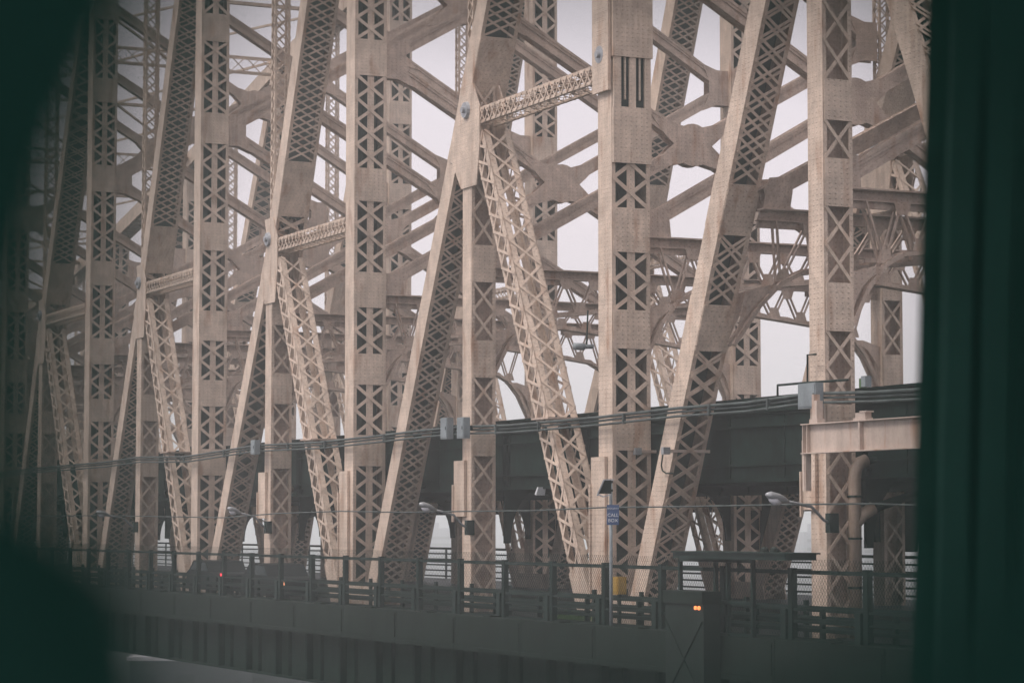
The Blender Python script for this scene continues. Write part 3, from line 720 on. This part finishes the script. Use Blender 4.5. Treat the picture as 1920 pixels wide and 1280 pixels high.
# ---------------------------------------------------------------- equipment cabinet and gantry on the near edge
c=onX(1315,1100,-5.5); ycab=c.y
a=onX(1278,1128,-5.45); bq=onX(1350,1128,-5.45)
o=empty('equipment_cabinet',(-5.45,bq.y,DECK-3.4),'dark steel equipment cabinet with a small amber lamp, hung on the road edge','cabinet')
L=a.y-bq.y; hh=a.z-(DECK-3.4)
m=MB(); m.box(-.5,0,0,L,0,hh); m.build('cabinet_body',M_cab,o)
m=MB(); m.box(-.56,.02,-.04,L+.04,hh,hh+.33); m.box(-.54,-.502,0,L,hh*.42,hh*.42+.05); 
m.build('cabinet_lid',M_fascia,o)
m=MB(); m.bar((-.505,.05,hh*.45),(-.505,L-.05,hh*.9),.04,.008,X1); m.bar((-.512,L-.05,hh*.45),(-.512,.05,hh*.9),.04,.008,X1); m.build('cross_brace',M_cab,o)
q=onX(1308,1139,-6.02)-Vector(o.location)
m=MB(); m.tube([(-.56,q.y-.09,q.z),(-.60,q.y-.09,q.z)],.055,8); m.tube([(-.56,q.y+.10,q.z),(-.60,q.y+.10,q.z)],.05,8); m.build('indicator_lamp',glow('amber_lamp',(1,.28,.08),1.6),o)
o=empty('access_gate',(-5.2,onX(1412,1100,-5.2).y,DECK+.3),'dark pipe-framed gate and platform beside the cabinet','gate')
L=onX(1276,1100,-5.2).y-o.location.y; m=MB()
zt=onX(1345,1050,-5.2).z-o.location.z
for y in (0,L*.33,L*.5,L): m.box(-.05,.05,y-.05,y+.05,-.3,zt)
for z in (.05,zt*.45,zt): m.box(-.05,.05,-.05,L+.05,z-.045,z+.045)
split_build(m,'gate_bar',M_rail,o,lambda c:(round(c.y,2),round(c.z,2)))
m=MB(); a=onX(1292,1047,-5.2); c=onX(1505,1047,-5.2); m.box(-.5,.4,c.y-o.location.y,a.y-o.location.y,zt+.05,zt+.2); m.box(-.56,.46,c.y-o.location.y-.1,a.y-o.location.y+.02,zt+.2,zt+.24); m.build('platform',M_rail,o)
m=MB()
for px in (1433,1452): 
    yy=onX(px,1040,-5.2).y-o.location.y; m.tube([(0,yy,zt+.24),(0,yy,zt+.33),(0,yy,zt+.38)],[.13,.11,.03],10)
split_build(m,'dome',M_cab,o,lambda c:c.y)
# weeds by the post foot
m=MB(); cc=onX(1070,1126,-1.6)
for k in range(260):
    a=Vector((cc.x+random.uniform(-.3,.3),cc.y+random.gauss(0,.8),DECK)); h=random.uniform(.12,.4); m.bar(a,a+Vector((random.uniform(-.1,.1),random.uniform(-.1,.1),h)),.03,.01,X1)
tag(m.build('weeds',M_grass),kind='stuff'); 
# ---------------------------------------------------------------- vehicles on the lower road
def car(px,py,x,paint,label,lamp,front,L=4.4):
    c=onX(px,py,x); lz=c.z-DECK; o=empty('parked_car' if 0 else 'car',(x,c.y,DECK),label,'car','cars on the lower roadway')
    prof=[(0,.35),(0,1.02),(.25,1.08),(1.0,1.15),(1.5,1.62),(3.3,1.66),(3.9,1.25),(4.3,1.1),(4.4,.6),(4.4,.35)]
    m=MB(); m.poly([Vector((-.88,a,b)) for a,b in prof],X1*1.76); m.build('body',paint,o)
    m=MB(); m.poly([Vector((-.885,a,b)) for a,b in ((1.15,1.17),(1.6,1.56),(3.2,1.58),(3.7,1.22))],X1*1.77); m.build('windows',M_glass,o)
    for a in (.85,3.55):
        for xx in (-.9,.68):
            m=MB(); m.tube([(xx,a,.33),(xx+.22,a,.33)],.33,14); m.build('wheel',M_tyre,o)
    for xx in (-.7,.45):
        m=MB(); m.box(xx,xx+.25,-.03,.02,lz-.09,lz+.09); m.build('tail_lamp' if not front else 'headlight',lamp,o)
G_red=glow('tail_lamp_red',(1,.05,.08),2.5); G_or=glow('headlamp_warm',(1,.42,.22),4); G_ye=glow('marker_lamp_yellow',(1,.6,.25),3)
car(556,1094,-2.9,M_card,'dark car with a warm headlamp lit, behind the near fence, centre left',G_or,True)
car(441,1078,-1.95,M_card,'dark car with a red tail lamp, leftmost behind the near fence',G_red,False)
# ---------------------------------------------------------------- ground and city far below
GZ=-22
m=MB(); m.box(-900,2600,-600,3800,GZ-1,GZ); struct('ground',m,M_ground)
def lowbld(px,py,w,d,h,label,wm=M_wall):
    q=ray(px,py); q=CAM+q*((GZ+h-CAM.z)/q.z)
    o=empty('low_building',(q.x,q.y,GZ),label,'building','low buildings on the ground below the bridge'); o.rotation_euler=(0,0,-YAW)
    m=MB(); m.box(-w/2,w/2,0,d,0,h); m.build('wall',wm,o)
    m=MB(); m.box(-w/2-.4,w/2+.4,-.4,d+.4,h,h+.5); m.build('roof',M_roof,o)
    for k in range(int(w/5)):
        m=MB(); m.box(-w/2+1+k*5,-w/2+3.4+k*5,-.06,0,h*.3,h*.75); m.build('window',M_glass,o)
lowbld(345,1238,14,18,7,'grey low building with a pale flat roof, leftmost of those under the bridge')
lowbld(440,1247,5,4,4,'small bright-roofed hut under the bridge near the bottom edge')
lowbld(505,1255,8,6,4.5,'long white-roofed shed right of the small bright hut')
lowbld(580,1262,9,6,3,'low pale shed, rightmost of the ones below the bridge')
# pale streetlight style rail at the bottom
# ---------------------------------------------------------------- far towers
def tower(px,py_top,dist,w,d,label,step=0):
    q=atD(px,py_top,dist); o=empty('tower_block',(q.x,q.y,GZ),label,'tower','hazy towers across the river'); o.rotation_euler=(0,0,-YAW)
    h=q.z-GZ; m=MB(); m.box(-w/2,w/2,0,d,0,h)
    if step: m.box(-w/2-step,-w/2,2,d,0,h*.6)
    m.build('wall',M_tower,o)
    m=MB()
    for k in range(int(h/4)): m.box(-w/2+1.5,w/2-1.5,-.15,0,k*4+1,k*4+2.6)
    m.build('window_band',M_glass,o)
    m=MB(); m.box(-w*.2,w*.2,d*.3,d*.6,h,h+4); m.build('roof_plant',M_tower,o)
tower(803,992,1500,30,25,'hazy flat-topped tower seen under the deck left of the middle post',6)
tower(838,1001,1600,28,20,'hazy lower block right of the flat-topped tower under the deck')
tower(1502,1018,1300,20,20,'hazy block with a step seen under the deck at right',0)
tower(1492,1030,1500,36,20,'pale wide block behind the stepped tower at right')
tower(1527,997,1200,10,20,'slim hazy tower immediately left of the nearest short post')
tower(1634,1012,1100,9,15,'hazy slim tower right of the thick drain pipe')
# ---------------------------------------------------------------- tram cabin window the view looks through
cab=empty('tram_cabin',CAM+Vector((0,0,-1.55)),'dark cabin wall and window pillar with added dark edge ring framing the view on both sides','cable car cabin')
CL=Vector(cab.location)
def cbox(mb, f0,f1,r0,r1,u0,u1, lean=0):   # box in forward/right/up metres from the eye
    pts=[]
    for u in (u0,u1):
        for f,r in ((f0,r0),(f0,r1),(f1,r1),(f1,r0)):
            pts.append(CAM+FW*f+RT*(r+lean*u)+UP*u-CL)
    mb.hexa(pts)
k=4.5/FPX
def rpx(px): return (px-960)*k
pts=[]
for u in (-1.5,1.4):
    for f_,r_ in ((4.5,rpx(1708)),(4.5,rpx(3400)),(4.9,rpx(3400)),(4.9,rpx(1708)*4.9/4.5+.03)): pts.append(CAM+FW*f_+RT*(r_+.038*u)+UP*u-CL)
m=MB(); m.hexa(pts); m.build('pillar',M_cabin,cab)
m=MB()
for a,b in ((1745,1792),(1812,1858),(1890,1925)): cbox(m,4.44,4.5,rpx(a),rpx(b),-1.5,1.4,.038)
split_build(m,'pillar_rib',M_cabin,cab,lambda c:c.dot(RT))


# dark ring and corner block added to darken the edges, then the cabin shell
f=.26
def npx(px,py,ff=f):
    d=ray(px,py); return CAM+d*(ff/d.dot(CF))-CL
def edge_strip(name,ring,ff,mt):
    m=MB()
    for q in range(len(ring)-1):
        (a,b),(c,d)=ring[q],ring[q+1]
        A0,B0,C0,D0=npx(*a,ff),npx(*b,ff),npx(*d,ff),npx(*c,ff); th=FW*ff*.08
        m.hexa([A0,B0,C0,D0,A0+th,B0+th,C0+th,D0+th])
    return m.build(name,mt,cab)
ring=[((390,-90),(-2600,-1500)),((290,120),(-2600,120)),((195,350),(-2600,350)),((140,600),(-2600,600)),((135,860),(-2600,860)),((165,1060),(-2600,1060)),((205,1200),(-2600,1200)),((240,1320),(-2600,2700)),
 ((420,1350),(420,2700)),((1250,1320),(1250,2700)),((1580,1255),(1580,2700)),((1740,1120),(4200,2700)),((1840,960),(4200,960)),((1900,400),(4200,400)),((1850,120),(4200,150)),((1740,-40),(4200,-1500)),((1560,-120),(1560,-1500)),((560,-150),(560,-1500)),((390,-90),(-2600,-1500))]
edge_strip('edge_darkener',ring,f,M_edge)  # blurred ring added close to the lens to darken edges and corners
edge_strip('corner_darkener',[((40,960),(-700,960)),((120,1000),(-700,1000)),((195,1060),(-700,1060)),((235,1140),(-700,1140)),((262,1300),(-700,1300)),((290,2400),(-700,2400))],.55,M_edge)  # block added near the lens to darken the lower-left corner

m=MB()
for r0,r1 in ((-2.3,-2.2),(2.4,2.5)):
    m=MB(); cbox(m,-2.2,4.9,r0,r1,-1.5,-.35); cbox(m,-2.2,4.9,r0,r1,.95,1.4); m.build('side_wall',M_cabin,cab)
    for f0 in (-2.2,.0,2.2,4.0): 
        m=MB(); cbox(m,f0,f0+.14,r0,r1,-.35,.95); m.build('window_post',M_cabin,cab)
m=MB(); cbox(m,-2.3,-2.2,-2.2,2.4,-1.5,-.35); m.build('rear_wall',M_cabin,cab)
m=MB(); cbox(m,-2.3,4.9,-2.3,2.5,1.4,1.5); m.build('roof',M_cabin,cab)
m=MB(); cbox(m,-2.3,4.9,-2.3,2.5,-1.6,-1.5); m.build('floor',M_cabin,cab)
m=MB(); cbox(m,4.6,4.7,-2.2,rpx(1708),-1.5,-.9); m.build('sill_wall',M_cabin,cab)
# ---------------------------------------------------------------- damp air over the river
hz=bpy.data.meshes.new('haze'); mb=MB(); mb.box(-1200,2700,-700,3900,GZ-2,70); ho=mb.build('haze',M_dark)
hm=bpy.data.materials.new('haze_air'); hm.use_nodes=True; t=hm.node_tree; t.nodes.clear()
o_=N(t,'ShaderNodeOutputMaterial'); v=N(t,'ShaderNodeVolumePrincipled'); v.inputs['Color'].default_value=(.92,.965,.98,1); v.inputs['Density'].default_value=.0011; v.inputs['Anisotropy'].default_value=.2
t.links.new(v.outputs[0],o_.inputs['Volume']); ho.data.materials.clear(); ho.data.materials.append(hm); tag(ho,kind='stuff')

# ---------------------------------------------------------------- small fittings
o=empty('pipe_rail',onX(1487,735,-.3),'black pipe rail frame standing above the upper deck edge, left of the big box','rail')
L0=Vector(o.location); m=MB()
m.tube([onX(1458,746,-.3)-L0,onX(1458,722,-.3)-L0,onX(1515,717,-.3)-L0,onX(1590,712,-.3)-L0],.035,6); m.build('rail_tube',M_rail,o,True)
m=MB(); m.tube([onX(1514,720,-.3)-L0,onX(1514,665,-.3)-L0,onX(1530,664,-.3)-L0],.03,6); m.build('upright_tube',M_rail,o,True)
o=empty('signal_box',onX(1620,716,-.1),'small dark box with a green front beyond the nearest short post','box')
m=MB(); m.box(-.1,.1,-.22,.0,-.14,.16); m.build('box_body',M_box,o); m=MB(); m.box(-.1,.1,.003,.1,-.16,.1); m.build('green_front',M_grass,o)
def bracket(pxa,pxb,py,x,label):
    a=onX(pxa,py,x); o=empty('bracket_arm',a,label,'bracket')
    # short arm reaching into the bridge, square end plate outside
    t=ray(pxb,py); w=(CAM+t*((a.y-CAM.y)/t.y)).x-x
    m=MB(); m.box(0,w,-.05,.05,-.05,.05); m.build('arm',M_beige,o); m=MB(); m.box(-.12,.12,-.09,.09,-.11,.12); m.build('end_plate',M_lamp,o)
bracket(1195,1232,846,.9,'short beige bracket arm with a pale end plate on the big post')
bracket(1248,1330,845,-.3,'long beige bracket arm with a grey end plate crossing the slanting brace')
o=empty('conduit_bend',onX(1245,860,-.12),'thin dark conduit bent to the right on the slanting brace','conduit'); L0=Vector(o.location)
m=MB(); m.tube([onX(*p,-.12)-L0 for p in ((1243,850),(1240,872),(1242,882),(1249,887),(1262,887))],.025,6); m.build('tube',M_rail,o,True)
